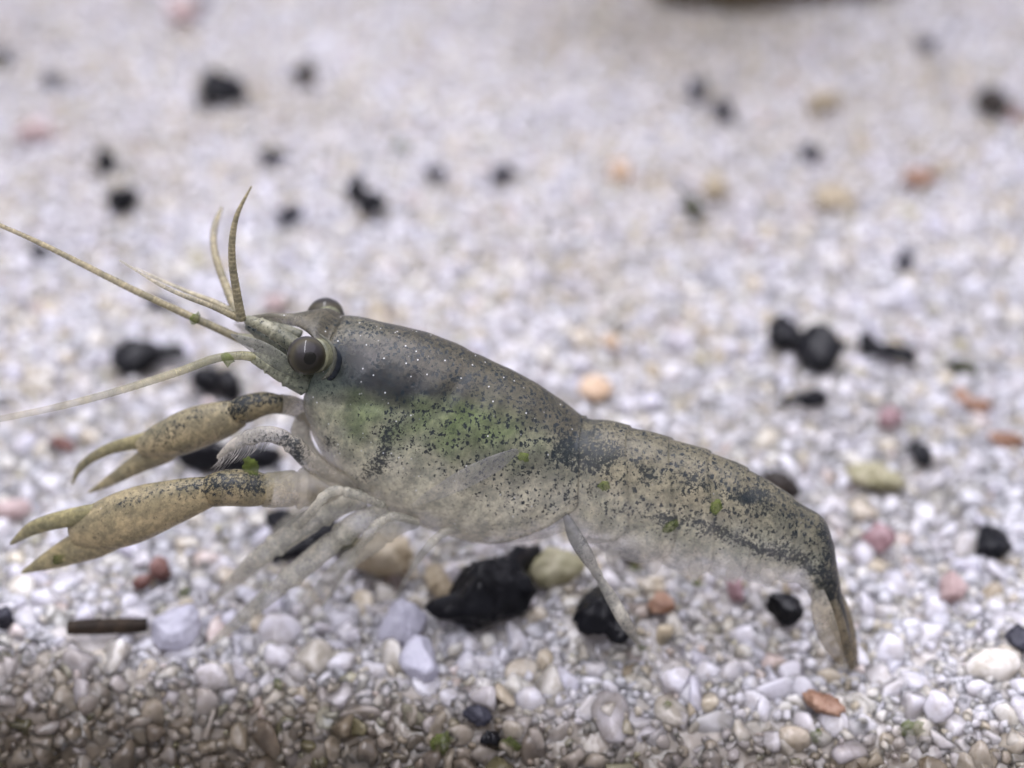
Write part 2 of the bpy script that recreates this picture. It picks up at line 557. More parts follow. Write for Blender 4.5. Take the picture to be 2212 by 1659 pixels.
FARD = 'small dark pebble lying blurred on the open sand far behind the shrimp'
FARG = 'dark pebbles scattered on the far sand'
PB = [
    # name, px, py, blobs, material, label, group
    (475, 192, [(0, 0, 92, 66, -22)], 'black', 'largest black oval pebble far behind the shrimp on open sand', None),
    (655, 157, [(0, 0, 46, 44, 0)], 'brown', 'small dark brown pebble beside the largest black oval pebble', None),
    (230, 345, [(0, 0, 50, 46, 20)], 'black', 'round black pebble, farther of the two behind the long antenna', None),
    (262, 430, [(0, 0, 70, 48, 0)], 'black', 'wide black pebble, nearer of the two behind the long antenna', None),
    (785, 422, [(-22, -24, 50, 52, 0), (18, 20, 66, 46, -25)], 'black', 'black two-lobed pebble standing beyond the upright antennule tips', None),
    (622, 464, [(0, 0, 56, 42, 10)], 'dark', 'dark grey pebble beside the tips of the upright antennules', None),
    (5, 125, [(0, 0, 30, 42, 0)], 'black', FARD, FARG),
    (112, 170, [(0, 0, 28, 36, 0)], 'dark', FARD, FARG),
    (2000, 97, [(0, 0, 32, 34, 0)], 'dark', FARD, FARG),
    (1508, 196, [(0, 0, 44, 36, 0)], 'dark', 'grey pebble, one of a close pair lying on the far sand', 'close pair of grey pebbles'),
    (1562, 238, [(0, 0, 44, 40, 0)], 'dark', 'grey pebble, one of a close pair lying on the far sand', 'close pair of grey pebbles'),
    (1752, 330, [(0, 0, 38, 32, 0)], 'dark', FARD, FARG),
    (1955, 562, [(0, 0, 34, 34, 0)], 'dark', FARD, FARG),
    (940, 376, [(0, 0, 36, 28, 0)], 'dark', 'small grey pebble on the far sand straight behind the carapace', 'grey pebbles straight behind the carapace'),
    (1085, 376, [(0, 0, 40, 32, 0)], 'dark', 'small grey pebble on the far sand straight behind the carapace', 'grey pebbles straight behind the carapace'),
    (590, 335, [(0, 0, 48, 30, -20)], 'dark', 'flat grey pebble midway between the largest oval pebble and the two-lobed one', None),
    (435, 4, [(0, 0, 30, 24, 0)], 'dark', FARD, FARG),
    (1495, 446, [(0, 0, 34, 78, 12)], 'olive', 'upright dark olive splinter of stone on sand behind the abdomen', None),
    (2148, 222, [(0, 0, 62, 52, 0)], 'brown', 'brown grey pebble touching a small dark red one', None),
    (2192, 250, [(0, 0, 28, 40, 0)], 'red', 'small dark red pebble touching the brown grey pebble', None),
    (82, 541, [(0, 0, 34, 28, 0)], 'black', 'small black pebble under the long antenna near its thin end', None),
    (345, 652, [(0, 0, 66, 18, -25)], 'black', 'thin dark splinter beside the middle of the long antenna', None),
    (1742, 738, [(-38, -20, 56, 66, 0), (22, 14, 84, 78, -30)], 'black', 'big black two-lobed pebble behind the abdomen, next to the elongated one', None),
    (1910, 753, [(-40, -8, 60, 48, 0), (10, 4, 80, 30, -12), (46, 14, 40, 34, 0)], 'black', 'elongated black pebble with narrow waist, next to the big two-lobed pebble', None),
    (2078, 795, [(0, 0, 60, 30, -28)], 'olive', 'small slanted green grey pebble beside the elongated black pebble', None),
    (1732, 866, [(-30, 4, 52, 22, 24), (18, -4, 66, 36, -8)], 'black', 'arched black pebble lying just below the big two-lobed pebble', None),
    (1987, 978, [(0, 0, 34, 66, 6)], 'black', 'leaf-shaped upright black pebble between the rusty stones and the abdomen', None),
    (2140, 1170, [(0, 0, 64, 60, 0)], 'black', 'black squarish pebble alone on the sand beyond the tail', None),
    (2198, 1378, [(0, 0, 50, 54, 0)], 'dark', 'dark grey pebble on the sand beyond the tail fan tip', None),
    (1692, 1048, [(0, 0, 96, 44, -34)], 'brown', 'dark brown slanted pebble peeping over the back of the abdomen', None),
    (1700, 1314, [(0, 0, 68, 66, 20)], 'black', 'black rounded pebble lying beneath the bend of the tail', None),
    (1364, 1194, [(0, 0, 34, 44, 0)], 'dark', 'small dark grey pebble tucked under the lower edge of the abdomen', None),
    (1302, 1328, [(-6, -4, 108, 92, -10), (34, 40, 46, 50, -40)], 'black', 'black pebble behind the straight hind walking leg', None),
    (1052, 1284, [(10, 6, 138, 126, 20), (-72, 26, 72, 50, 0), (54, -84, 60, 84, 80)], 'black', 'largest black jagged pebble below the belly of the shrimp', None),
    (1031, 1546, [(0, 0, 48, 34, 0)], 'dark', 'dark grey pebble on the sand slope above a smaller black one', None),
    (1058, 1594, [(0, 0, 50, 26, 0)], 'black', 'small flat black pebble low on the sand slope', None),
    (10, 1336, [(0, 0, 44, 40, 0)], 'dark', 'dark blue grey pebble on sand below the lower claw', None),
    (312, 768, [(-14, 2, 84, 66, 0), (38, -4, 64, 30, 5)], 'black', 'black lumpy pebble between the two long antennae', None),
    (470, 824, [(-26, -8, 78, 60, 0), (24, 4, 66, 66, 0)], 'black', 'black two-lobed pebble in the crook below the lower antenna', None),
    (478, 986, [(0, 0, 188, 62, 2)], 'black', 'long black pebble behind the bristly mouth limb and the claws', None),
    (606, 1122, [(0, 0, 78, 40, -8)], 'black', 'small black pebble behind the foremost walking legs', None),
    (668, 1172, [(0, 0, 150, 28, 36), (40, -34, 62, 40, 10)], 'black', 'narrow black shard showing between the walking legs', None),
    (742, 1174, [(0, 0, 64, 34, 14)], 'olive', 'dark olive pebble beside the second walking leg', None),
    (708, 1072, [(0, 0, 90, 26, -6)], 'black', 'thin black shard under the throat above the walking legs', None),
    # coloured stones
    (330, 1238, [(12, -14, 48, 58, 30), (-18, 26, 40, 34, 30)], 'red', 'red brown pebble on sand below the lower claw', None),
    (135, 958, [(0, 0, 50, 26, -12)], 'red', 'small red pebble beside the upper claw finger tips', None),
    (30, 1098, [(0, 0, 64, 36, 0)], 'pink', 'pale pink pebble beside the lower claw finger tips', None),
    (592, 656, [(0, 0, 38, 36, 0)], 'pink', 'small pink pebble just above the rostrum', None),
    (1921, 906, [(0, 0, 44, 50, -15)], 'mauve', 'pink red pebble below the elongated black pebble', None),
    (2104, 871, [(-22, -10, 36, 40, 0), (16, 6, 60, 32, -14)], 'rust', 'bent rusty orange pebble at the edge of the pale sand', None),
    (2170, 948, [(0, 0, 64, 32, -18)], 'rust', 'flat rusty sliver below the bent rusty pebble', None),
    (1898, 1166, [(0, 0, 56, 56, 0)], 'mauve', 'mauve pebble close behind the bend of the tail', None),
    (1428, 1306, [(0, 0, 50, 40, 0)], 'rust', 'orange brown pebble on sand under the abdomen', None),
    (1588, 1276, [(0, 0, 40, 42, 0)], 'mauve', 'small mauve pebble on sand under the abdomen', None),
    (1780, 1520, [(0, 0, 74, 46, -20)], 'rust', 'blurred orange brown pebble on the sand in front of the tail fan', None),
    (1284, 838, [(0, 0, 54, 42, 0)], 'peach', 'pale orange pebble just behind the hump of the carapace', None),
    (1322, 736, [(0, 0, 38, 32, 0)], 'peach', 'smaller pale orange pebble above the carapace hump', None),
    (2058, 1264, [(0, 0, 66, 56, -30)], 'pink', 'pinkish pebble on sand beyond the tail, below the squarish black one', None),
    (1892, 1030, [(0, 0, 112, 56, -6)], 'moss', 'olive yellow pebble behind the bend of the abdomen', None),
    (392, 22, [(0, 0, 52, 56, 0)], 'pink', 'blurred pink pebble on the farthest sand', None),
    (72, 286, [(0, 0, 70, 44, 0)], 'pink', 'blurred pink pebble beside a pair of dark ones far behind', None),
    (1334, 366, [(0, 0, 40, 62, 15)], 'peach', 'blurred orange tan sliver on the far sand', None),
    (1548, 408, [(0, 0, 46, 52, 20)], 'tan', 'blurred tan pebble beside the upright olive splinter', None),
    (1800, 424, [(0, 0, 90, 52, -14)], 'tan', 'wide blurred tan pebble on the far sand', None),
    (1776, 218, [(0, 0, 56, 44, 0)], 'tan', 'roundish blurred tan pebble on the far sand', None),
    (1985, 385, [(0, 0, 60, 36, 0)], 'rust', 'blurred brown pebble on far sand near the dark red one', None),
    (830, 1202, [(0, 0, 104, 84, 0)], 'tan', 'tan yellow stone lying under the chest of the shrimp', None),
    (950, 1262, [(0, 0, 46, 84, 20)], 'tan', 'tan sliver standing next to the largest black pebble', None),
    (1190, 1225, [(0, 0, 110, 60, 0)], 'moss', 'olive yellow stone between the largest black pebble and the hind leg', None),
    (375, 1352, [(0, 0, 88, 84, 0)], None, None, None),
    (868, 1350, [(0, 0, 96, 82, 15)], None, None, None),
    (905, 1428, [(0, 0, 80, 92, 30)], None, None, None),
]

def place(px, py, blobs, sink=0.02):
    """centre of a pebble whose middle shows at (px, py), lying on the sand; also cm per pixel there and the ray's slope"""
    g = on_sand(px, py)
    k = depth_of(g) * PS
    hmax = max(min(b[2], b[3]) for b in blobs)
    g = on_sand(px, py, 0.01 + hmax * k * 0.5 * (1 - 2 * sink))
    v = g - CAM
    return g, depth_of(g) * PS, abs(v[2]) / np.linalg.norm(v)


def blob_frame(b, k, sa):
    dx, dy, bw, bh, ang = b
    c = np.array([dx * k, -dy * k / (0.35 + 0.65 * sa), 0.0])
    a = math.radians(ang)
    R = np.array([[math.cos(a), math.sin(a), 0], [-math.sin(a), math.cos(a), 0], [0, 0, 1.0]])
    rr = np.array([bw, bh, min(bw, bh)]) * k * 0.54 * np.array([1, 1.08, 0.96])
    return c, R, rr


SHAPES = []
for k in range(18):
    seed = 100 + k
    SHAPES.append([ICO1[0] * limit(facet(ICO1[0], np.random.default_rng(seed)))[:, None],
                   ICO2[0] * limit(facet(ICO2[0], np.random.default_rng(seed)))[:, None],
                   ICO3[0] * limit(facet(ICO3[0], np.random.default_rng(seed)))[:, None]])

PALETTE = [(0.52, (235, 233, 242)), (0.18, (236, 231, 222)), (0.10, (226, 224, 238)), (0.08, (228, 218, 202)),
           (0.045, (220, 208, 186)), (0.03, (212, 208, 208)), (0.02, (226, 208, 202)), (0.012, (206, 200, 172)), (0.006, (196, 182, 158))]
DIRT_SHADE = [(0.35, (80, 71, 58)), (0.35, (70, 61, 48)), (0.15, (58, 49, 38)), (0.08, (62, 58, 36)), (0.07, (98, 90, 82))]  # brown dirt tones, darkened to carry the front slope's shade as well


def pick_colour(pal, r):
    x, a = r.random() * sum(p for p, _ in pal), 0
    for p, c in pal:
        a += p
        if x <= a:
            break
    return np.clip(lin(c) * 0.68 * r.uniform(0.84, 1.16), 0, 0.94)


def rot_matrices(n, r):
    q = r.normal(size=(n, 4))
    q /= np.linalg.norm(q, axis=1)[:, None]
    a, b, c, d = q.T
    return np.stack([np.stack([1 - 2 * (c * c + d * d), 2 * (b * c - a * d), 2 * (b * d + a * c)], -1),
                     np.stack([2 * (b * c + a * d), 1 - 2 * (b * b + d * d), 2 * (c * d - a * b)], -1),
                     np.stack([2 * (b * d - a * c), 2 * (c * d + a * b), 1 - 2 * (b * b + c * c)], -1)], 1)


# grain centres: three jittered layers over the part of the bed that the picture and a step aside can see
cent = []
for layer, (sp, dz) in enumerate(((0.070, -0.012), (0.105, 0.018))):
    xs = np.arange(-7.2, 7.2, sp)
    ys = np.arange(-3.0, 11.0, sp)
    X, Y = np.meshgrid(xs, ys)
    X = X + rng.uniform(-0.55, 0.55, X.shape) * sp
    Y = Y + rng.uniform(-0.55, 0.55, Y.shape) * sp
    X, Y = X.ravel(), Y.ravel()
    keep = (np.abs(X) < 2.9 + 0.385 * np.clip(Y, -1, None)) & (brink(X, Y) < 1.1)
    if layer == 1:
        keep &= rng.random(len(X)) < 0.6
    X, Y = X[keep], Y[keep]
    Z = sand_surface(X, Y) + dz + rng.normal(0, 0.014, len(X)) - 0.035
    cent.append(np.stack([X, Y, Z], -1))
xs, ys = np.meshgrid(np.arange(-3.2, 3.2, 0.048), np.arange(-1.7, 1.6, 0.048))
X = (xs + rng.uniform(-0.03, 0.03, xs.shape)).ravel()
Y = (ys + rng.uniform(-0.03, 0.03, ys.shape)).ravel()
keep = brink(X, Y) < 0.9
n_grain = sum(len(q) for q in cent)
cent.append(np.stack([X, Y, sand_surface(X, Y) - 0.012 + rng.normal(0, 0.012, len(X))], -1)[keep])   # fine grit between the grains
cent = np.vstack(cent)
fine = np.arange(len(cent)) >= n_grain
cent = np.hstack([cent, fine[:, None]])
# no grain inside a pebble
for px, py, blobs, mat, label, grp in PB:
    g, k, sa = place(px, py, blobs)
    for bl in blobs:
        c, R, rr = blob_frame(bl, k, sa)
        q = ((cent[:, :3] - g - c) @ R.T) / (rr + np.array([0.03, 0.03, 0.06]))
        cent = cent[(q * q).sum(1) > 1]
        # nor one perched in front of it
        fq = (to_px(cent[:, :3]) - to_px((g + c)[None])) / (np.array([max(bl[2], 1), max(min(bl[2], bl[3]), 1)]) * 0.46)
        cent = cent[~(((fq * fq).sum(1) < 1) & ((cent[:, :3] - g - c) @ FW < 0) & ((cent[:, :3] - g - c) @ FW > -0.5))]
tw0, tw1 = on_sand(140, 1356, 0.045), on_sand(324, 1350, 0.045)
tq = np.clip(((cent[:, :3] - tw0) @ (tw1 - tw0)) / ((tw1 - tw0) @ (tw1 - tw0)), 0, 1)
tv = cent[:, :3] - (tw0 + tq[:, None] * (tw1 - tw0))
cent = cent[~((np.linalg.norm(tv[:, :2], axis=1) < 0.085) & (tv[:, 2] > -0.08)) & ~((np.abs(tv[:, 1] + 0.07) < 0.09) & (np.abs(tv[:, 0]) < 0.01) & (tv[:, 2] > -0.06))]
fine = cent[:, 3] > 0.5
cent = np.ascontiguousarray(cent[:, :3])
ng = len(cent)
diam = np.clip(rng.lognormal(math.log(0.100), 0.30, ng), 0.05, 0.22)
diam = np.minimum(diam, 0.165)
diam = np.where(fine, rng.uniform(0.035, 0.062, ng), diam)
dirt_shade_p = np.clip((brink(cent[:, 0], cent[:, 1]) + 0.12) / 0.46, 0.0, 0.95)
gcol = np.array([pick_colour(PALETTE, rng) for d in dirt_shade_p])
gdirt_shade = np.array([pick_colour(DIRT_SHADE, rng) for d in dirt_shade_p])
silt_shade = np.clip(dirt_shade_p * rng.uniform(0.7, 1.15, ng), 0, 0.92)[:, None]        # brown dirt plus painted-in shade, stronger down the slope
gcol = gcol ** (1 - silt_shade) * gdirt_shade ** silt_shade


def patches(x, y):
    """0..1: where the grains take on a beige tint"""
    v = np.sin(1.1 * x + 1.7 * np.sin(0.8 * y + 0.5)) + 0.8 * np.sin(1.7 * y - 1.3 * x + 2.0) + 0.6 * np.sin(3.1 * x + 2.3 * y) + 0.5 * np.sin(5.3 * y - 4.1 * x + 1.0)
    return np.clip((v + 0.6) / 2.4, 0, 1)


warm = (patches(cent[:, 0], cent[:, 1]) * rng.uniform(0.4, 1.2, ng))[:, None]
gcol = gcol * (1 - warm * np.array([[0.17, 0.20, 0.27]]))
wood_shade = on_z(1540, 40)                                            # dim shade by the far wood, painted into the grain colours
md = np.exp(-((cent[:, 0] - wood_shade[0]) / 1.5) ** 2 - ((cent[:, 1] - wood_shade[1]) / 1.6) ** 2)[:, None]
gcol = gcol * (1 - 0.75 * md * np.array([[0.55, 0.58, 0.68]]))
stretch = rng.uniform(0.72, 1.25, (ng, 3))
ROT = rot_matrices(ng, rng)
shape_i = rng.integers(0, len(SHAPES), ng)
px_ = to_px(cent)
dep = (cent - CAM) @ FW
onscreen = (px_[:, 0] > -40) & (px_[:, 0] < 2250) & (px_[:, 1] > -40) & (px_[:, 1] < 1700)
# the 300 grains that show largest, clear of the animal: grains of their own
score = diam / dep + (cent[:, 2] - sand_surface(cent[:, 0], cent[:, 1])) * 0.12
ok = onscreen & (px_[:, 1] > 1180) & (brink(cent[:, 0], cent[:, 1]) < 0.2)
single = np.argsort(np.where(ok, -score, 1e9))[:300]
is_single = np.zeros(ng, bool)
is_single[single] = True

V_all, F_all, C_all = [], [], []
off = 0
level = np.where((dep < 7.4) & onscreen & ~fine, 2, np.where((dep < 10.0) & onscreen, 1, 0))
for lvl in (0, 1, 2):
    for s in range(len(SHAPES)):
        sel = np.where((shape_i == s) & ~is_single & (level == lvl))[0]
        if not len(sel):
            continue
        base, F = SHAPES[s][lvl], (ICO1, ICO2, ICO3)[lvl][1]
        loc = base[None] * (stretch[sel] * diam[sel, None] / 2)[:, None, :]
        loc = np.einsum('nij,nvj->nvi', ROT[sel], loc) + cent[sel][:, None, :]
        nv = len(base)
        V_all.append(loc.reshape(-1, 3))
        F_all.append((F[None] + (np.arange(len(sel)) * nv)[:, None, None]).reshape(-1, 3) + off)
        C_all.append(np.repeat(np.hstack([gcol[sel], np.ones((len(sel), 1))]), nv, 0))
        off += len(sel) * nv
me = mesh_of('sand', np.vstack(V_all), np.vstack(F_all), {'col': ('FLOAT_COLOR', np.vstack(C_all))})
tag(link('sand', me, M_SAND), 'loose pale quartz sand covering the tank floor under the shrimp', 'sand', kind='stuff')

# the bed under the grains
ga = np.concatenate([np.linspace(-16, -4.6, 40), np.linspace(-4.5, 9.5, 330), np.linspace(9.6, 22, 40)])
ge = np.concatenate([np.linspace(-26, -12.2, 40), np.linspace(-12, -4.1, 130), np.linspace(-4, 1.4, 150)])
AA, EE = np.meshgrid(ga, ge)
V = E0[None] + EDX[None] * AA.ravel()[:, None] + EDN[None] * EE.ravel()[:, None]
V[:, 2] = sand_surface(V[:, 0], V[:, 1]) - 0.036 + 0.016 * np.clip((EE.ravel() + 3.0) / 1.5, 0, 1) + rng.normal(0, 0.006, len(V))
dm = np.clip((EE.ravel() + 0.12) / 0.46, 0, 0.95)[:, None]  # bed gets the same brown dirt and painted shade towards the front
tone = rng.uniform(0.86, 1.06, len(V))[:, None]
bedc = np.hstack([(lin((196, 191, 188))[None] ** (1 - dm) * lin((70, 61, 48))[None] ** dm) * tone, np.ones((len(V), 1))])
bed = link('sand_bed', mesh_of('sand_bed', V, grid_faces(len(ge), len(ga), False), {'col': ('FLOAT_COLOR', bedc)}), M_BED)
bed['kind'] = 'structure'
GR_ME = [mesh_of('sand_grain', SHAPES[s][2] * 0.5, ICO3[1]) for s in range(len(SHAPES))]
for g in GR_ME:
    g.materials.append(M_GRAIN)
for i in single:
    o = bpy.data.objects.new('sand_grain', GR_ME[shape_i[i]])
    COL.objects.link(o)
    o.parent = bed
    mm = Matrix(ROT[i].tolist()).to_4x4()
    o.matrix_basis = Matrix.Translation(Vector(cent[i]) * U) @ mm @ Matrix.Diagonal((*(stretch[i] * diam[i]), 1.0))
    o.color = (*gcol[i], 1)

# ------------------------------------------------------------------ pebbles
def pebble(name, px, py, blobs, mat, label, cat='pebble', group=None, sink=0.02, seed=None):
    """blobs: (dx, dy, w, h, angle) in photo pixels around (px, py); laid on the sand where the ray meets it"""
    r = np.random.default_rng(seed if seed is not None else int(px * 7 + py))
    g, k, sa = place(px, py, blobs, sink)
    dirs = ICO4[0]
    rad = np.full(len(dirs), 0.0)
    small = min(min(b[2], b[3]) for b in blobs) * k * 0.5
    for bl in blobs:
        c, R, rr = blob_frame(bl, k, sa)
        d = (dirs @ R.T) / rr
        o = (R @ (-c)) / rr
        A, B, Cq = (d * d).sum(1), d @ o, o @ o - 1
        disc = B * B - A * Cq
        t = np.where(disc > 0, (-B + np.sqrt(np.clip(disc, 0, None))) / A, 0)
        rad = np.maximum(rad, t)
    rad = np.maximum(rad, small * 0.35)
    f = facet(dirs, r, 9, 22.0, 0.62, 1.1)
    rad = rad * np.clip(f * 1.06, 0.72, 1.25)
    nz = sum(np.sin(dirs @ (r.normal(size=3) * fr) + r.uniform(0, 6)) for fr in (4, 7, 11, 17, 23)) * 0.036
    P = dirs * (rad * (1 + nz))[:, None]
    me = mesh_of(name, P, ICO4[1])
    o = link(name, me, MS[mat])
    o.location = Vector(g) * U
    tag(o, label, cat, group)
    return o


mt_white = stone_material('milky_quartz', (200, 199, 210), (212, 211, 220), rough=0.4, transl=0.35)
MS['white'] = mt_white
WL = {(375, 1352): 'large milky white grain touching the end of the dark twig',
      (868, 1350): 'large round milky grain left of the largest black pebble'.replace('left of', 'beside'),
      (905, 1428): 'large upright milky grain in front of the round milky grain'}
for px, py, blobs, mat, label, grp in PB:
    if mat is None:
        pebble('quartz_grain', px, py, blobs, 'white', WL[(px, py)], 'grain', sink=0.2)
    else:
        pebble('pebble', px, py, blobs, mat, label, group=grp)

# dark twig lying on the sand, and the brown wood at the far side
def stick(name, pts, radii, mat, label, cat, seed):
    r = np.random.default_rng(seed)
    K = np.hstack([np.array(pts), np.array(radii)[:, None]])
    R = catmull(K, 40)
    c, rad = R[:, :3], R[:, 3]
    T = np.gradient(c, axis=0)
    T /= np.linalg.norm(T, axis=1)[:, None]
    A = np.cross(T, [0, 0, 1.0])
    A /= np.linalg.norm(A, axis=1)[:, None]
    B = np.cross(A, T)
    nc = 20
    ph = np.linspace(0, 2 * math.pi, nc, endpoint=False)
    bark = 1 + 0.07 * r.normal(size=(1, nc)) + 0.03 * r.normal(size=(40, nc))
    V = c[:, None] + (A[:, None] * np.cos(ph)[None, :, None] + B[:, None] * np.sin(ph)[None, :, None]) * (rad[:, None] * bark)[:, :, None]
    V = np.vstack([V.reshape(-1, 3), c[0], c[-1]])
    F = grid_faces(40, nc)
    n0 = 40 * nc
    F += [(n0, (j + 1) % nc, j) for j in range(nc)] + [(n0 + 1, 39 * nc + j, 39 * nc + (j + 1) % nc) for j in range(nc)]
    o = link(name, mesh_of(name, V - c[0], F), MS[mat])
    o.location = Vector(c[0]) * U
    tag(o, label, cat)


a, b = on_sand(146, 1356, 0.05), on_sand(318, 1350, 0.05)
stick('twig', [a, a * 0.66 + b * 0.34, a * 0.33 + b * 0.67, b], [0.030, 0.035, 0.034, 0.031], 'wood', 'short dark brown twig lying on the sand before the claws', 'twig', 3)
a, b = on_z(1420, -104, 0.4), on_z(1960, -112, 0.4)
stick('driftwood', [a, a * 0.66 + b * 0.34, a * 0.33 + b * 0.67 + np.array([0, .15, 0]), b], [0.5, 0.62, 0.58, 0.45], 'drift',
      'blurred brown driftwood lying at the far end of the sand', 'driftwood', 5)

# ------------------------------------------------------------------ the shrimp
root = bpy.data.objects.new('shrimp', None)
root.empty_display_size = 0.005
COL.objects.link(root)
BASE = GA * 0.5 + GB * 0.5
root.location = Vector(BASE) * U
tag(root, 'translucent grey green speckled shrimp with raised pincers standing on the sand', 'shrimp')


def g2(px, py, cx, cy, sx, sy, ang=0.0):
    a = math.radians(ang)
    dx, dy = px - cx, py - cy
    x, y = dx * math.cos(a) + dy * math.sin(a), -dx * math.sin(a) + dy * math.cos(a)
    return np.exp(-0.5 * ((x / sx) ** 2 + (y / sy) ** 2))


def sm(x, a, b):
    t = np.clip((x - a) / (b - a), 0, 1)
    return t * t * (3 - 2 * t)


SHELL_GAIN = 1.08


def part(name, V, F, colr, alpha, dens, fleck, blot, mat=None, parent=None):
    """one shrimp part; V in world cm"""
    V = np.asarray(V)
    fp = flank_px(V)
    ln = (V - GA) @ LAT
    at = {'col': ('FLOAT_COLOR', np.hstack([np.clip(np.asarray(colr) * SHELL_GAIN, 0, 0.85), np.asarray(alpha)[:, None]])),
          'mask': ('FLOAT_COLOR', np.stack([dens, fleck, blot, np.ones(len(V))], -1)),
          'flank': ('FLOAT_VECTOR', np.stack([fp[:, 0] / 100, fp[:, 1] / 100, ln * 5.0], -1))}
    return link(name, mesh_of(name, V - BASE, F, at), mat or M_SHELL, parent or root)


# --- body: one continuous lofted skin from rostrum tip to tail
ST = [  # top of outline, bottom of outline, half width, all in photo pixels
    ((545, 681), (547, 690), 3), ((585, 676), (588, 695), 6), ((625, 677), (628, 703), 12), ((660, 670), (660, 709), 34),
    ((695, 673), (692, 724), 60), ((725, 680), (712, 775), 82), ((748, 684), (662, 846), 99), ((792, 691), (672, 905), 114),
    ((850, 705), (698, 962), 126), ((920, 722), (740, 1022), 134), ((985, 745), (812, 1076), 138), ((1050, 775), (910, 1122), 138),
    ((1110, 802), (1010, 1156), 134), ((1165, 833), (1100, 1168), 126), ((1215, 868), (1180, 1156), 114), ((1258, 900), (1240, 1140), 104),
    ((1300, 908), (1290, 1180), 98), ((1360, 923), (1350, 1202), 96), ((1430, 943), (1420, 1220), 94), ((1500, 966), (1490, 1238), 90),
    ((1560, 989), (1552, 1248), 84), ((1620, 1016), (1600, 1254), 76), ((1680, 1052), (1644, 1256), 66), ((1738, 1092), (1684, 1258), 56),
    ((1782, 1124), (1718, 1256), 48), ((1803, 1176), (1730, 1268), 42), ((1812, 1228), (1748, 1292), 35), ((1820, 1282), (1770, 1322), 26),
    ((1834, 1352), (1802, 1372), 16), ((1848, 1424), (1836, 1432), 5)]
SINE = math.sin(PITCH)
keys = []
for (tx, ty), (bx, by), hw in ST:
    t_, b_ = np.array([tx, ty], float), np.array([bx, by], float)
    c = (t_ + b_) / 2
    h = (t_ - b_) / 2
    L_ = np.linalg.norm(h)
    vert = abs(h[1]) / L_
    a_ = math.sqrt(max(L_ ** 2 - (hw * SINE * vert) ** 2, (0.5 * L_) ** 2))
    h = h / L_ * a_
    D_, V_ = S(*(c + h)), S(*(c - h))
    k = depth_of((D_ + V_) / 2) * PS
    keys.append(np.concatenate([D_, V_, [hw * k]]))
keys = np.array(keys)
TAB = catmull(keys, (len(keys) - 1) * 40 + 1)
TU = np.linspace(0, len(keys) - 1, len(TAB))


def at_u(u):
    return np.stack([np.interp(u, TU, TAB[:, i]) for i in range(7)], -1)


NR, NC = 420, 112
BND = [15.0, 16.9, 18.2, 19.5, 20.9, 22.6, 25.2, 29.5]
rows = np.unique(np.concatenate([np.linspace(0, 28.98, NR), np.array(BND[:-1]) + 0.012, np.array(BND[:-1]) - 0.012]))
NR = len(rows)
phi = np.linspace(0, 2 * math.pi, NC, endpoint=False)
Ug, Pg = np.meshgrid(rows, phi, indexing='ij')
vent = (1 - np.cos(Pg)) / 2
wgt = sm(Ug, 9, 14.5) * (1 - sm(Ug, 15.2, 19))
shift = (0.28 * np.sin(math.pi * vent) - 2.5 * sm(vent, 0.46, 0.95) ** 1.4) * wgt
shift += (0.35 * np.sin(math.pi * vent)) * sm(Ug, 16, 18) * (1 - sm(Ug, 24, 27))
Ue = np.clip(Ug + shift, 0, len(keys) - 1)
Q = at_u(Ue.ravel())
Dp, Vp, hw = Q[:, :3], Q[:, 3:6], Q[:, 6]
seg = np.ones_like(Ug)
lobe = np.ones_like(Ug)
for i, b in enumerate(BND[:-1]):
    fr = np.clip((Ug - b) / (BND[i + 1] - b), 0, 1)
    inside = (Ug > b) & (Ug <= BND[i + 1])
    lobe = np.where(inside & (i > 0), 1 - 0.13 * np.abs(2 * fr - 1) ** 3 * sm(vent, 0.5, 1.0), lobe)
    seg = np.where(inside, (0.955 if i == 0 else 0.972) + (0.045 if i == 0 else 0.028) * sm(fr, 0.0, 0.8), seg)
seg = (seg * lobe).ravel()
cs, sn = np.cos(Pg).ravel(), np.sin(Pg).ravel()
pw = 2 / 2.25
ce = np.sign(cs) * np.abs(cs) ** pw
se = np.sign(sn) * np.abs(sn) ** pw
carap = (1 - sm(Ug, 14.8, 15.1)).ravel()
keel = 1 - 0.18 * np.clip(cs, 0, 1) ** 2 * carap                       # roof-like back
c0 = (Dp + Vp) / 2
hv = (Dp - Vp) / 2
V = c0 + hv * (ce * seg)[:, None] + LAT[None] * (hw * se * seg * keel)[:, None]
# small dents and unevenness of the shell
fpx = side_px(V)
un = 0.010 * np.sin(fpx[:, 0] / 37 + fpx[:, 1] / 51) * np.sin(fpx[:, 1] / 29 + 1) + 0.006 * np.sin(fpx[:, 0] / 13 + fpx[:, 1] / 17)
groove = -0.020 * g2(fpx[:, 0], fpx[:, 1], 985, 835, 10, 48, 35) - 0.016 * g2(fpx[:, 0], fpx[:, 1], 830, 880, 90, 7, 6)
outw = LAT[None] * np.sign(sn)[:, None]
V = V + outw * ((un * 0.5 + groove) * np.abs(sn) * sm(Ue.ravel(), 5, 7))[:, None]
F = grid_faces(NR, NC)
V = np.vstack([V, V[:NC].mean(0), V[-NC:].mean(0)])
n0 = NR * NC
F += [(n0, (j + 1) % NC, j) for j in range(NC)] + [(n0 + 1, (NR - 1) * NC + j, (NR - 1) * NC + (j + 1) % NC) for j in range(NC)]

ue = np.append(Ue.ravel(), [0, 29])
ug = np.append(Ug.ravel(), [0, 29])
ve = np.append(vent.ravel(), [0.5, 0.5])
fp = side_px(V)
wob = lambda a, b, p: sum(np.sin(fp[:, 0] / (a / k) + p * k + 1.7 * np.sin(fp[:, 1] / (b / k) + p)) / k for k in (1, 2.3, 4.9))
X, Y = fp[:, 0] + 9 * wob(31, 23, 0.4), fp[:, 1] + 8 * wob(27, 35, 2.1)      # ragged pigment borders


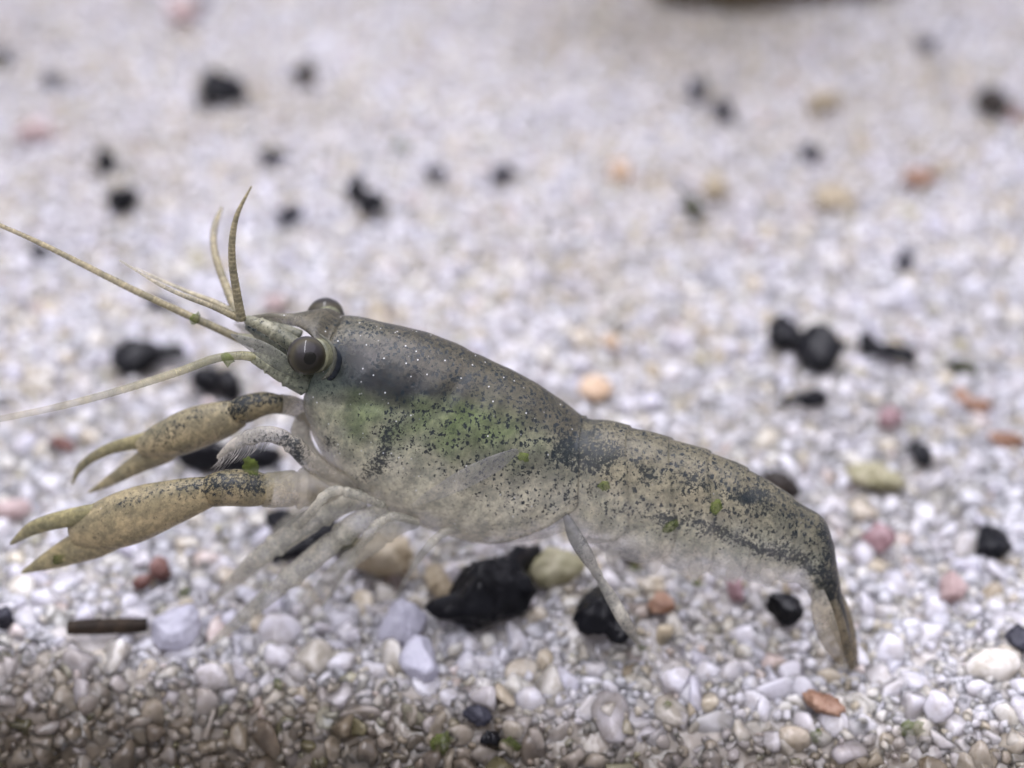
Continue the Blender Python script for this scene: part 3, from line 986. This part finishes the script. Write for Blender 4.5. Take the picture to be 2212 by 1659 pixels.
def layer(base, c, wt):
    return base * (1 - wt[:, None]) + lin(c)[None] * wt[:, None]


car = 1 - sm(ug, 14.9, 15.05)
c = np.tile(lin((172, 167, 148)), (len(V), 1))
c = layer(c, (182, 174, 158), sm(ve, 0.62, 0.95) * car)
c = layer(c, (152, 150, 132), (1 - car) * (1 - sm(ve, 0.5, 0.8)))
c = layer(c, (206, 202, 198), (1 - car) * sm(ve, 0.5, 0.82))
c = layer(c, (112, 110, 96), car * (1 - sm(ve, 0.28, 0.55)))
c = layer(c, (98, 109, 77), np.clip(1.0 * g2(X, Y, 900, 905, 135, 52, 6) + 0.7 * g2(X, Y, 1030, 880, 95, 60, 20) + 0.5 * g2(X, Y, 800, 890, 60, 50), 0, 0.85) * car * (0.72 + 0.28 * np.sin(X / 17 + 2 * np.sin(Y / 21))))
c = layer(c, (80, 96, 52), np.clip(0.6 * g2(X, Y, 765, 905, 26, 30) + 0.5 * g2(X, Y, 1015, 905, 60, 45), 0, 0.8) * car)
c = layer(c, (26, 29, 40), np.clip(1.7 * g2(X, Y, 880, 795, 85, 36, 12) + 1.2 * g2(X, Y, 775, 800, 42, 38) + 1.1 * g2(X, Y, 965, 812, 42, 30, 25), 0, 0.9) * car)
c = layer(c, (28, 30, 32), np.clip(1.0 * g2(X, Y, 845, 838, 40, 24) + 0.8 * g2(X, Y, 770, 770, 60, 12, 8), 0, 0.85) * car)
c = layer(c, (120, 118, 128), 0.55 * g2(X, Y, 870, 765, 45, 16, 15) * car)
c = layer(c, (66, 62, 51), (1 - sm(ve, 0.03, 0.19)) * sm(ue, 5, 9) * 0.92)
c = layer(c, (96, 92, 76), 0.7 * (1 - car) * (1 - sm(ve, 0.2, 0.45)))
c = layer(c, (64, 60, 50), (1 - sm(ue, 5.0, 8.0)) * 0.9)
c = layer(c, (118, 114, 100), (1 - sm(ue, 1.0, 3.6)) * 0.8)
c = layer(c, (60, 76, 70), np.clip(g2(X, Y, 680, 832, 42, 26, -20), 0, 1) * 0.8)
c = layer(c, (160, 148, 122), 0.25 * g2(X, Y, 1340, 1060, 60, 60) + 0.35 * g2(X, Y, 1500, 1090, 80, 50))
c = layer(c, (120, 106, 84), sm(ue, 24.5, 27) * 0.8)
dl = np.min(np.abs(ug[:, None] - np.array(BND[:-1])[None]), 1)
c = layer(c, (66, 62, 52), (0.34 + 0.3 * np.exp(-((ug - 15) / 0.3) ** 2)) * np.exp(-(dl / 0.05) ** 2) * sm(ve, 0.02, 0.2))
al = np.full(len(V), 0.93)
al = al - 0.36 * sm(ve, 0.58, 0.92) * car - 0.25 * (1 - sm(ue, 1.0, 3.6))
al = al - (0.58 * sm(ve, 0.50, 0.9) + 0.06) * (1 - car) * (1 - 0.5 * sm(ue, 23, 25))
al = np.clip(al + 0.12 * np.exp(-(dl / 0.05) ** 2) * car + 0.22 * np.exp(-((ve - 0.83) / 0.05) ** 2) * (1 - car), 0.30, 0.985)
rear = car * (g2(X, Y, 1120, 930, 120, 90, 35) * 0.9 + g2(X, Y, 950, 930, 150, 70) * 0.55 + g2(X, Y, 1180, 1050, 60, 70) * 0.5)
dens = np.clip(0.30 * car * (1 - sm(ve, 0.7, 0.92)) + 1.2 * rear, 0, 1.0)
dens = np.clip(dens + (1 - car) * (0.80 * (1 - sm(ve, 0.35, 0.72)) + 0.22 * (1 - sm(ve, 0.7, 0.9))), 0, 0.95)
dens = np.clip(dens + 0.75 * (1 - sm(ve, 0.05, 0.34)) * sm(ue, 3, 6), 0, 1.0)
fleck = np.clip(0.9 * g2(X, Y, 880, 860, 150, 110) + 0.35, 0, 1) * car
blot = np.clip(0.9 * g2(X, Y, 845, 940, 20, 42, 30) + 0.8 * g2(X, Y, 815, 1015, 40, 26, -40) + 0.7 * g2(X, Y, 712, 965, 22, 26)
               + 1.0 * g2(X, Y, 1235, 985, 48, 34, -20) + 0.6 * g2(X, Y, 1300, 990, 24, 22) + 0.75 * g2(X, Y, 1400, 1025, 26, 14, 30)
               + 0.6 * g2(X, Y, 1490, 1045, 34, 18, 25) + 0.8 * g2(X, Y, 1330, 1105, 22, 12) + 0.85 * g2(X, Y, 1430, 1115, 46, 12, 18)
               + 0.85 * g2(X, Y, 1540, 1150, 60, 13, 22) + 0.8 * g2(X, Y, 1640, 1180, 60, 14, 30) + 0.9 * g2(X, Y, 1720, 1205, 46, 18, 40)
               + 1.4 * g2(X, Y, 1620, 1078, 11, 8, 30) + 0.55 * g2(X, Y, 1620, 1090, 70, 26, 25) + 0.7 * g2(X, Y, 1795, 1190, 16, 60, -5) + 0.9 * g2(X, Y, 1790, 1270, 18, 45, -20)
               + 0.75 * g2(X, Y, 1820, 1345, 12, 50, -20) + 0.6 * g2(X, Y, 740, 770, 20, 40) + 0.5 * g2(X, Y, 1005, 830, 20, 14)
               + 0.5 * g2(X, Y, 705, 838, 24, 18, -20), 0, 1)
blot = np.clip(1.0 * blot + 0.36 * (1 - sm(ve, 0.03, 0.25)) * sm(ue, 4, 6), 0, 1)
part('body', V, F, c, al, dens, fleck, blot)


# --- limbs: bent tapering tubes
def tube(name, pts, rows_=60, nc=24, flat=0.8, colr=(176, 168, 152), colt=None, alpha=0.75, dens=0.0, blot=0.0, fleck=0.0,
         parent=None, mat=None, bead=0, joints=(), ridge=None, paint=None):
    """pts: (px, py, n_cm, radius_px) or (xyz, radius_px)"""
    K = []
    for p in pts:
        if len(p) == 4:
            w_ = S(p[0], p[1], p[2])
            r_ = p[3]
        else:
            w_, r_ = np.asarray(p[0], float), p[1]
        K.append(np.append(w_, r_ * depth_of(w_) * PS))
    R = catmull(K, rows_)
    c_, rad = R[:, :3], np.clip(R[:, 3], 0.0008, None)
    u = np.linspace(0, 1, rows_)
    if bead:
        rad = rad * 0.86
        ph = (u * bead) % 1
        rad = rad * (1 + 0.07 * (sm(ph, 0, 0.85) - sm(ph, 0.85, 1.0)) - 0.02)
    for j in joints:
        rad = rad * (1 + 0.16 * np.exp(-((u - j) / 0.022) ** 2) - 0.14 * np.exp(-((u - j - 0.04) / 0.02) ** 2))
    rad[0] *= 0.75
    rad[-1] *= 0.6
    T = np.gradient(c_, axis=0)
    T /= np.linalg.norm(T, axis=1)[:, None] + 1e-12
    A = np.cross(T, LAT)
    A /= np.linalg.norm(A, axis=1)[:, None] + 1e-12
    B = np.cross(A, T)
    ph = np.linspace(0, 2 * math.pi, nc, endpoint=False)
    V = c_[:, None] + A[:, None] * (np.cos(ph)[None] * rad[:, None])[:, :, None] + B[:, None] * (np.sin(ph)[None] * rad[:, None] * flat)[:, :, None]
    up = (V - c_[:, None]) @ np.array([0, 0, 1.0]) / (rad[:, None] + 1e-9)
    V = np.vstack([V.reshape(-1, 3), c_[0], c_[-1]])
    F = grid_faces(rows_, nc)
    n0 = rows_ * nc
    F += [(n0, (j + 1) % nc, j) for j in range(nc)] + [(n0 + 1, (rows_ - 1) * nc + j, (rows_ - 1) * nc + (j + 1) % nc) for j in range(nc)]
    uu = np.append(np.repeat(u, nc), [0, 1])
    upv = np.append(up.ravel(), [0, 0])
    n_ = len(V)
    cc = np.tile(lin(colr), (n_, 1))
    if colt is not None:
        cc = layer(cc, colt, uu)
    aa = np.full(n_, float(alpha)) if np.isscalar(alpha) else np.interp(uu, np.linspace(0, 1, len(alpha)), alpha)
    if bead:
        b_ = (uu * bead) % 1
        dk = np.exp(-((b_ - 0.93) / 0.07) ** 2)
        cc = cc * (1 + 0.35 * dk)[:, None]
    dd = np.full(n_, float(dens))
    bb = np.full(n_, float(blot))
    ff = np.full(n_, float(fleck))
    if paint:
        fp_ = to_px(V)
        cc, aa, dd, bb = paint(uu, upv, fp_[:, 0], fp_[:, 1], cc, aa, dd, bb)
    return part(name, V, F, np.clip(cc, 0, 0.9), np.clip(aa, 0, 1), dd, ff, bb, mat, parent)


GREY = (120, 120, 104)
# head block between the eyes, under the rostrum
def paint_head(u, up, x, y, cc, aa, dd, bb):
    cc = layer(cc, (64, 72, 66), 0.7 * g2(x, y, 600, 735, 60, 14, 48))
    cc = layer(cc, (70, 78, 84), 0.8 * g2(x, y, 548, 705, 26, 14, 20))
    bb = np.clip(bb + 0.8 * g2(x, y, 555, 703, 26, 12, 15) + 0.6 * g2(x, y, 610, 745, 50, 9, 48), 0, 1)
    return cc, aa, dd, bb


tube('head', [(760, 800, 0, 80), (715, 800, 0, 66), (670, 795, 0, 50), (630, 765, 0, 38), (592, 735, 0, 28), (560, 712, 0, 19), (532, 699, 0, 11)],
     rows_=70, nc=36, flat=1.1, colr=(118, 120, 104), colt=(134, 132, 112), alpha=0.93, dens=0.12, blot=0.25, paint=paint_head)
tube('antennule_base', [(640, 748, 0.10, 20), (600, 722, 0.10, 18), (565, 702, 0.09, 15), (532, 691, 0.08, 11)], rows_=40, flat=0.9,
     colr=(112, 112, 98), colt=(128, 126, 108), alpha=0.92, dens=0.15, blot=0.45, joints=(0.4, 0.7))
tube('antennule_base', [(650, 730, -0.10, 18), (605, 712, -0.09, 17), (570, 700, -0.08, 14), (528, 690, -0.07, 10)], rows_=40, flat=0.9,
     colr=(112, 112, 98), colt=(128, 126, 108), alpha=0.92, dens=0.15, blot=0.4, joints=(0.4, 0.7))
tube('antenna_base', [(665, 832, 0.14, 28), (625, 812, 0.16, 25), (585, 790, 0.17, 20), (545, 770, 0.18, 13)], rows_=44, flat=0.9,
     colr=(122, 126, 108), colt=(140, 140, 118), alpha=0.9, dens=0.18, blot=0.45, joints=(0.35, 0.7))
tube('antenna_base', [(640, 790, 0.02, 26), (600, 765, 0.0, 24), (560, 742, -0.02, 18), (512, 729, -0.03, 10)], rows_=44, flat=0.9,
     colr=(122, 124, 106), colt=(142, 140, 118), alpha=0.9, dens=0.18, blot=0.35, joints=(0.35, 0.7))
tube('antennal_scale', [(650, 815, 0.20, 12), (610, 785, 0.23, 24), (565, 755, 0.24, 22), (525, 735, 0.24, 12), (498, 722, 0.24, 3)], rows_=44, flat=0.2,
     colr=(110, 114, 96), colt=(150, 148, 146), alpha=[0.7, 0.5, 0.35], dens=0.3, blot=0.5)
tube('antennal_scale', [(650, 770, -0.16, 12), (610, 745, -0.18, 22), (565, 722, -0.19, 20), (528, 708, -0.19, 11), (505, 700, -0.19, 3)], rows_=44, flat=0.2,
     colr=(150, 150, 138), colt=(196, 194, 194), alpha=[0.75, 0.6, 0.45], dens=0.15, blot=0.2)
ANT = (122, 115, 92)
tube('antennule', [(522, 692, 0.08, 12), (511, 630, 0.08, 10.5), (502, 570, 0.08, 9.5), (502, 515, 0.08, 8.5), (513, 462, 0.07, 6), (543, 402, 0.05, 2)],
     rows_=240, nc=14, flat=1, colr=ANT, colt=(146, 136, 108), alpha=0.95, bead=30)
tube('antennule', [(518, 690, -0.05, 13), (494, 632, -0.16, 11), (471, 572, -0.28, 9.5), (461, 520, -0.40, 8.5), (466, 482, -0.5, 8), (480, 448, -0.6, 4)],
     rows_=240, nc=14, flat=1, colr=ANT, colt=(146, 136, 108), alpha=[0.85, 0.75, 0.5], bead=34)
tube('antennule', [(515, 688, 0.06, 9), (458, 662, 0.10, 7), (400, 640, 0.16, 6), (340, 612, 0.2, 4.5), (258, 562, 0.25, 2)],
     rows_=160, nc=12, flat=1, colr=ANT, colt=(190, 182, 160), alpha=[0.9, 0.8, 0.35], bead=30)
tube('antennule', [(515, 680, -0.07, 9), (462, 652, -0.1, 7), (405, 630, -0.12, 5.5), (350, 606, -0.14, 4), (290, 578, -0.16, 2)],
     rows_=160, nc=12, flat=1, colr=ANT, colt=(190, 182, 160), alpha=[0.9, 0.8, 0.35], bead=30)
tube('antenna', [(530, 737, -0.03, 12), (480, 714, -0.03, 10.5), (400, 678, -0.02, 9.5), (300, 632, 0.0, 9), (190, 577, 0.02, 8), (80, 522, 0.05, 6.5), (-25, 476, 0.1, 5)],
     rows_=320, nc=12, flat=1, colr=ANT, colt=(146, 136, 108), alpha=[0.9, 0.8, 0.65], bead=60)
tube('antenna', [(555, 772, 0.18, 13), (515, 768, 0.19, 11), (460, 776, 0.22, 10.5), (380, 805, 0.3, 10), (250, 846, 0.42, 9.5), (120, 880, 0.55, 9), (-25, 910, 0.7, 8)],
     rows_=320, nc=12, flat=1, colr=(124, 122, 90), colt=(156, 148, 124), alpha=[0.75, 0.5, 0.22], bead=60)

# --- eyes
def eye(px, py, n, r_px, look, stalk):
    c_ = S(px, py, n)
    r_ = r_px * depth_of(c_) * PS
    V, F = ICO4
    d = V @ (look / np.linalg.norm(look))
    upz = V[:, 2]
    cc = np.tile(lin((34, 31, 24)), (len(V), 1))
    cc = layer(cc, (46, 44, 48), 0.6 * sm(upz, 0.0, 0.8))
    cc = layer(cc, (66, 62, 46), 0.7 * np.exp(-((d - 0.45) / 0.2) ** 2))
    cc = layer(cc, (40, 37, 22), 0.7 * sm(-upz, 0.1, 0.8))
    cc = layer(cc, (90, 88, 68), 1 - sm(d, -0.75, -0.5))
    o_ = part('eye', c_ + V * r_, [tuple(f) for f in F.tolist()], 1.0 * cc / SHELL_GAIN, np.ones(len(V)), np.zeros(len(V)), np.zeros(len(V)), np.zeros(len(V)), M_EYE)
    # pupil: a dark cap just proud of the cornea
    nr, nc = 8, 28
    lk = look / np.linalg.norm(look)
    a_ = np.cross(lk, [0, 0, 1.0])
    a_ /= np.linalg.norm(a_)
    b_ = np.cross(a_, lk)
    vs = [c_ + lk * r_ * 1.006]
    for i in range(1, nr):
        th = 0.34 * i / (nr - 1)
        for j in range(nc):
            p_ = 2 * math.pi * j / nc
            k_ = 1 + 0.18 * math.cos(p_) * (1 if math.sin(p_) < 0 else 0.5)
            vs.append(c_ + (lk * math.cos(th * k_) + (a_ * math.cos(p_) + b_ * math.sin(p_)) * math.sin(th * k_)) * r_ * (1.006 - 0.008 * (i / (nr - 1)) ** 4))
    fs = [(0, 1 + j, 1 + (j + 1) % nc) for j in range(nc)]
    for i in range(nr - 2):
        for j in range(nc):
            fs.append((1 + i * nc + j, 1 + (i + 1) * nc + j, 1 + (i + 1) * nc + (j + 1) % nc, 1 + i * nc + (j + 1) % nc))
    vs = np.array(vs)
    q = np.zeros(len(vs))
    part('pupil', vs, fs, np.tile(lin((14, 13, 8)), (len(vs), 1)), q + 1, q, q, q, M_EYE, o_)
    tube('eyestalk', stalk, rows_=30, nc=24, flat=1.0, colr=(116, 118, 98), colt=(104, 104, 84), alpha=0.95, dens=0.2, blot=0.3, parent=o_)


lookn = CAM - S(662, 768, 0.19)
eye(662, 768, 0.195, 42, lookn / np.linalg.norm(lookn) + RT * 0.24 - UP * 0.14, [(722, 766, 0.05, 34), (700, 768, 0.11, 37), (676, 768, 0.175, 38)])
eye(703, 668 + 16, -0.20, 41, -LAT * 0.6 + FWD * 0.1 + np.array([0, 0, 0.75]), [(722, 720, -0.05, 30), (712, 705, -0.11, 32), (706, 690, -0.17, 34)])
# pale rim of the eye socket with the dark crescent behind it
tube('orbit_rim', [(690, 722, 0.17, 3), (716, 745, 0.215, 4), (724, 775, 0.225, 5), (714, 803, 0.215, 5), (692, 824, 0.195, 3)], rows_=40, nc=14, flat=0.7,
     colr=(104, 104, 92), alpha=0.6, dens=0.1, blot=0.0)
tube('orbit_crescent', [(724, 748, 0.205, 3), (731, 775, 0.222, 8), (722, 806, 0.212, 8), (698, 834, 0.19, 3)], rows_=40, nc=14, flat=0.5,
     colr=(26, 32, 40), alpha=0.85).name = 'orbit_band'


# --- mouth limb with bristles
def paint_jaw(u, up, x, y, cc, aa, dd, bb):
    bb = np.clip(bb + 0.7 * g2(x, y, 640, 985, 18, 26) + 0.5 * g2(x, y, 590, 950, 40, 12), 0, 1)
    return cc, aa, dd, bb


jaw = [(770, 1052, 0.20, 20), (715, 1030, 0.24, 22), (668, 995, 0.27, 23), (630, 958, 0.29, 22), (585, 938, 0.31, 20), (540, 945, 0.33, 17), (500, 965, 0.34, 12), (470, 990, 0.35, 5)]
mx = tube('mouth_limb', jaw, rows_=80, flat=0.7, colr=(164, 158, 146), colt=(172, 166, 156), alpha=[0.4, 0.5, 0.62, 0.5], dens=0.2, blot=0.3, joints=(0.42, 0.72), paint=paint_jaw)
tube('mouth_limb', [(690, 905, 0.05, 14), (660, 905, 0.0, 18), (650, 940, 0.0, 22), (672, 985, 0.02, 22), (715, 1020, 0.04, 20), (760, 1046, 0.06, 18)], rows_=70, flat=0.7,
     colr=(190, 186, 174), colt=(170, 162, 140), alpha=0.7, dens=0.1, blot=0.15)
JR = catmull([np.append(S(p[0], p[1], p[2]), p[3]) for p in jaw], 120)
hv_, hf_ = [], []
for i in range(34):
    t = 0.58 + 0.41 * i / 33
    b0 = JR[int(t * 119)]
    p0 = b0[:3] + (-UP) * b0[3] * 0.8 * 5.7 * PS
    ln_ = random.uniform(24, 46) * 5.7 * PS * (0.7 + 0.5 * math.sin(math.pi * (i / 33)))
    d0 = -UP * 0.9 - RT * random.uniform(0.1, 0.55) + LAT * random.uniform(-0.4, 0.4)
    d0 /= np.linalg.norm(d0)
    bend = -RT * 0.35
    prev = None
    for k in range(5):
        q_ = p0 + d0 * ln_ * k / 4 + bend * ln_ * (k / 4) ** 2
        r_ = 0.0026 * (1 - 0.8 * k / 4)
        base_i = len(hv_)
        for j in range(3):
            aj = 2 * math.pi * j / 3
            hv_.append(q_ + RT * math.cos(aj) * r_ + FW * math.sin(aj) * r_)
        if prev is not None:
            for j in range(3):
                hf_.append((prev + j, prev + (j + 1) % 3, base_i + (j + 1) % 3, base_i + j))
        prev = base_i
hv_ = np.array(hv_)
o = link('bristle_fringe', mesh_of('bristle_fringe', hv_ - BASE, hf_), M_HAIR, mx)
o['kind'] = 'stuff'


# --- pincers
def pincer(arm, wrist, palm, thumb, finger, c_palm, c_tip, marks):
    def pnt(u, up, x, y, cc, aa, dd, bb):
        for (cx, cy, sx, sy, an, k_) in marks:
            bb = np.clip(bb + 0.72 * k_ * g2(x, y, cx, cy, sx, sy, an), 0, 1)
        cc = layer(cc, (104, 102, 84), 0.5 * sm(up, 0.1, 0.9))
        return cc, aa, dd, bb
    a_ = tube('pincer_arm', arm, rows_=70, flat=0.8, colr=(160, 150, 132), colt=(152, 142, 118), alpha=[0.35, 0.5, 0.7], dens=0.12, blot=0.2, joints=(0.5,), paint=pnt)
    w_ = tube('wrist', wrist, rows_=40, flat=0.85, colr=(134, 124, 98), colt=(138, 122, 90), alpha=0.88, dens=0.3, blot=0.35, parent=a_, paint=pnt)
    p_ = tube('palm', palm, rows_=60, nc=32, flat=0.72, colr=c_palm, colt=c_palm, alpha=0.93, dens=0.35, blot=0.22, parent=a_, paint=pnt)
    tube('fixed_finger', thumb, rows_=50, flat=0.7, colr=c_palm, colt=c_tip, alpha=[0.93, 0.9, 0.82], dens=0.08, blot=0.0, parent=a_)
    tube('moving_finger', finger, rows_=50, flat=0.7, colr=(126, 120, 88), colt=c_tip, alpha=[0.93, 0.9, 0.82], dens=0.15, blot=0.05, parent=a_)


pincer([(770, 1075, 0.20, 26), (715, 1062, 0.24, 38), (650, 1055, 0.30, 44), (590, 1058, 0.36, 42), (560, 1062, 0.38, 36)],
       [(590, 1062, 0.37, 30), (545, 1056, 0.39, 42), (495, 1054, 0.42, 42), (452, 1062, 0.43, 36)],
       [(466, 1058, 0.43, 32), (420, 1070, 0.44, 43), (371, 1085, 0.455, 52), (322, 1101, 0.47, 60), (272, 1120, 0.485, 63), (226, 1137, 0.495, 57), (188, 1152, 0.50, 44), (168, 1160, 0.50, 34)],
       [(262, 1142, 0.49, 38), (205, 1168, 0.50, 40), (165, 1185, 0.505, 34), (129, 1201, 0.51, 27), (88, 1219, 0.515, 16), (46, 1237, 0.52, 3)],
       [(212, 1108, 0.50, 24), (160, 1117, 0.51, 22), (110, 1128, 0.515, 19), (66, 1144, 0.52, 15), (22, 1176, 0.52, 3)],
       (153, 138, 106), (142, 133, 98),
       [(300, 1075, 60, 12, -18, 0.75), (430, 1050, 45, 22, -10, 0.7), (520, 1045, 45, 20, 0, 0.6), (560, 1050, 20, 20, 0, 0.4)])
pincer([(720, 960, -0.02, 22), (680, 905, 0.0, 24), (640, 880, 0.04, 24), (600, 872, 0.08, 24)],
       [(612, 874, 0.08, 20), (570, 872, 0.10, 27), (530, 884, 0.12, 31), (505, 894, 0.12, 28)],
       [(520, 892, 0.12, 30), (480, 906, 0.13, 42), (430, 922, 0.14, 48), (380, 942, 0.15, 46), (335, 958, 0.16, 36), (305, 968, 0.16, 26)],
       [(395, 950, 0.15, 20), (355, 972, 0.155, 29), (320, 990, 0.16, 25), (288, 1008, 0.165, 20), (252, 1030, 0.17, 15), (220, 1048, 0.175, 9), (190, 1065, 0.18, 2.5)],
       [(335, 945, 0.16, 20), (295, 955, 0.16, 17), (250, 965, 0.16, 14), (205, 985, 0.17, 11), (172, 1012, 0.17, 8), (156, 1046, 0.17, 2.5)],
       (150, 138, 110), (140, 132, 104),
       [(512, 880, 20, 22, 0, 0.95), (400, 905, 50, 14, -22, 0.7), (350, 955, 36, 18, -20, 0.55), (565, 862, 36, 10, 0, 0.8), (430, 960, 50, 10, -18, 0.4)])

# --- walking legs
LEG = (158, 155, 142)


def foot(px, py):
    return on_sand(px, py, -0.01)


def leg(pts, ft, r_end=3, colr=LEG, alpha=(0.8, 0.72, 0.6), joints=(0.35, 0.65), blot=0.15, flat=0.8):
    tube('walking_leg', [*pts, (foot(*ft), r_end)], rows_=70, flat=flat, colr=colr, colt=(176, 172, 160), alpha=list(alpha), dens=0.12, blot=blot, joints=joints)


leg([(790, 1075, 0.22, 24), (735, 1088, 0.26, 27), (680, 1120, 0.30, 28), (610, 1168, 0.33, 25), (545, 1218, 0.35, 20)], (452, 1306), alpha=(0.62, 0.68, 0.52))
leg([(840, 1105, 0.20, 22), (782, 1124, 0.26, 25), (725, 1166, 0.30, 25), (650, 1228, 0.34, 24), (560, 1304, 0.36, 18)], (425, 1416), alpha=(0.55, 0.6, 0.4), blot=0.3)
leg([(900, 1120, 0.18, 22), (850, 1140, 0.24, 22), (800, 1180, 0.28, 20), (720, 1240, 0.32, 17)], (628, 1352), alpha=(0.42, 0.38, 0.26))
leg([(1222, 1112, 0.20, 8), (1243, 1160, 0.25, 17), (1268, 1202, 0.28, 16), (1290, 1240, 0.29, 10), (1322, 1294, 0.30, 14), (1354, 1350, 0.30, 14)], (1384, 1398),
    colr=(98, 98, 100), alpha=(0.6, 0.82, 0.8), joints=(0.5,), blot=0.35)
leg([(800, 1060, -0.2, 22), (720, 1080, -0.25, 22), (640, 1120, -0.3, 18)], (520, 1215), alpha=(0.35, 0.35, 0.2))
leg([(1080, 1140, -0.16, 18), (1020, 1160, -0.24, 18), (960, 1195, -0.28, 15)], (900, 1262), alpha=(0.28, 0.25, 0.15))
leg([(830, 1092, 0.27, 9), (760, 1066, 0.33, 12), (712, 1064, 0.36, 12), (660, 1120, 0.38, 10)], (528, 1262), alpha=(0.55, 0.6, 0.5), joints=(0.3, 0.6))
leg([(905, 1128, 0.24, 9), (838, 1118, 0.30, 11), (780, 1178, 0.33, 10)], (690, 1322), alpha=(0.5, 0.5, 0.4), joints=(0.3, 0.6))
leg([(1010, 1148, 0.18, 8), (960, 1150, 0.24, 10), (905, 1206, 0.27, 8)], (850, 1300), alpha=(0.4, 0.42, 0.3), joints=(0.35,))
# upper joint of a hind leg folded against the flank
tube('walking_leg', [(890, 1092, 0.29, 5), (950, 1062, 0.315, 17), (1015, 1028, 0.32, 23), (1070, 1000, 0.31, 20), (1118, 972, 0.29, 6)], rows_=50, flat=0.35,
     colr=(160, 158, 156), colt=(112, 110, 112), alpha=[0.08, 0.26, 0.34], dens=0.0, blot=0.15)

# --- swimmerets under the abdomen
for i, (x0, y0, x1, y1) in enumerate(((1330, 1165, 1318, 1222), (1420, 1185, 1412, 1240), (1505, 1205, 1500, 1254), (1585, 1218, 1584, 1262), (1655, 1228, 1660, 1268))):
    tube('swimmeret', [(x0, y0, 0.14, 10), ((x0 + x1) / 2, (y0 + y1) / 2, 0.15, 17), (x1, y1, 0.15, 5)], rows_=24, flat=0.3, colr=(188, 182, 174), alpha=[0.35, 0.3, 0.2])

# --- tail fan
def blade(name, pts, colr, alpha, blot):
    tube(name, pts, rows_=46, flat=0.28, colr=colr, colt=(132, 120, 98), alpha=alpha, dens=0.45, blot=blot)


fx = foot(1846, 1442)
blade('uropod', [(1765, 1262, 0.05, 10), (1776, 1322, 0.10, 23), (1794, 1384, 0.13, 22), (1818, 1436, 0.13, 7)], (168, 162, 150), [0.7, 0.5, 0.45], 0.3)
blade('uropod', [(1790, 1250, -0.03, 10), (1812, 1310, -0.05, 20), (1834, 1380, -0.06, 17), (1850, 1438, -0.06, 5)], (132, 122, 102), [0.85, 0.75, 0.6], 0.35)
blade('uropod', [(1775, 1255, 0.03, 10), (1798, 1315, 0.05, 17), (1822, 1385, 0.06, 15), (1842, 1446, 0.05, 4)], (120, 112, 96), [0.9, 0.8, 0.7], 0.5)
blade('uropod', [(1784, 1258, -0.05, 10), (1806, 1322, -0.09, 17), (1832, 1392, -0.11, 15), (1852, 1440, -0.11, 4)], (150, 140, 120), [0.7, 0.6, 0.5], 0.2)

# ------------------------------------------------------------------ green algae specks
def alga(px, py, n, size, label, group=None, world=None):
    r = np.random.default_rng(int(px * 3 + py))
    c_ = S(px, py, n) if world is None else world
    k = depth_of(c_) * PS * size * 0.46
    V, F = ICO3
    rad = facet(V, r, 9, 7) * (1 + 0.16 * r.normal(size=len(V)).clip(-1.5, 2))
    me = mesh_of('algae_speck', V * (rad * k)[:, None] * np.array([1, 0.6, 1.1]), F)
    o_ = link('algae_speck', me, M_ALGA)
    o_.location = Vector(c_) * U
    tag(o_, label, 'algae', group)


AB = 'tiny green algae speck stuck on the flank of the abdomen'
for px, py, n, s in ((1308, 1050, 0.195, 26), (1546, 1094, 0.165, 34), (1446, 1138, 0.175, 28)):
    alga(px, py, n, s, AB, 'algae specks on the abdomen')
alga(1131, 986, 0.262, 26, 'green algae speck on the rear of the carapace')
alga(880, 1082, 0.20, 22, 'green algae speck low on the carapace above the walking legs')
alga(545, 1008, 0.42, 40, 'green algae tuft between the bristly limb and the lower pincer')
alga(492, 776, 0.24, 34, 'green algae tuft on the base of the lower antenna')
alga(420, 690, 0.0, 30, 'green algae tuft clinging to the long antenna')
alga(128, 1206, 0.54, 40, 'green algae tuft on the tip half of the lower fixed finger')
GS = 'tiny green algae speck lying on the pale sand'
for px, py, s in ((1372, 1224, 22), (1506, 1260, 22), (1386, 1400, 20), (395, 1283, 26), (1440, 1530, 26), (600, 1478, 30), (1760, 1590, 34), (1965, 1580, 50), (860, 318, 34), (950, 1610, 60), (1100, 1608, 44)):
    alga(px, py, 0, s, GS, 'algae specks on the sand', on_sand(px, py, 0.03))
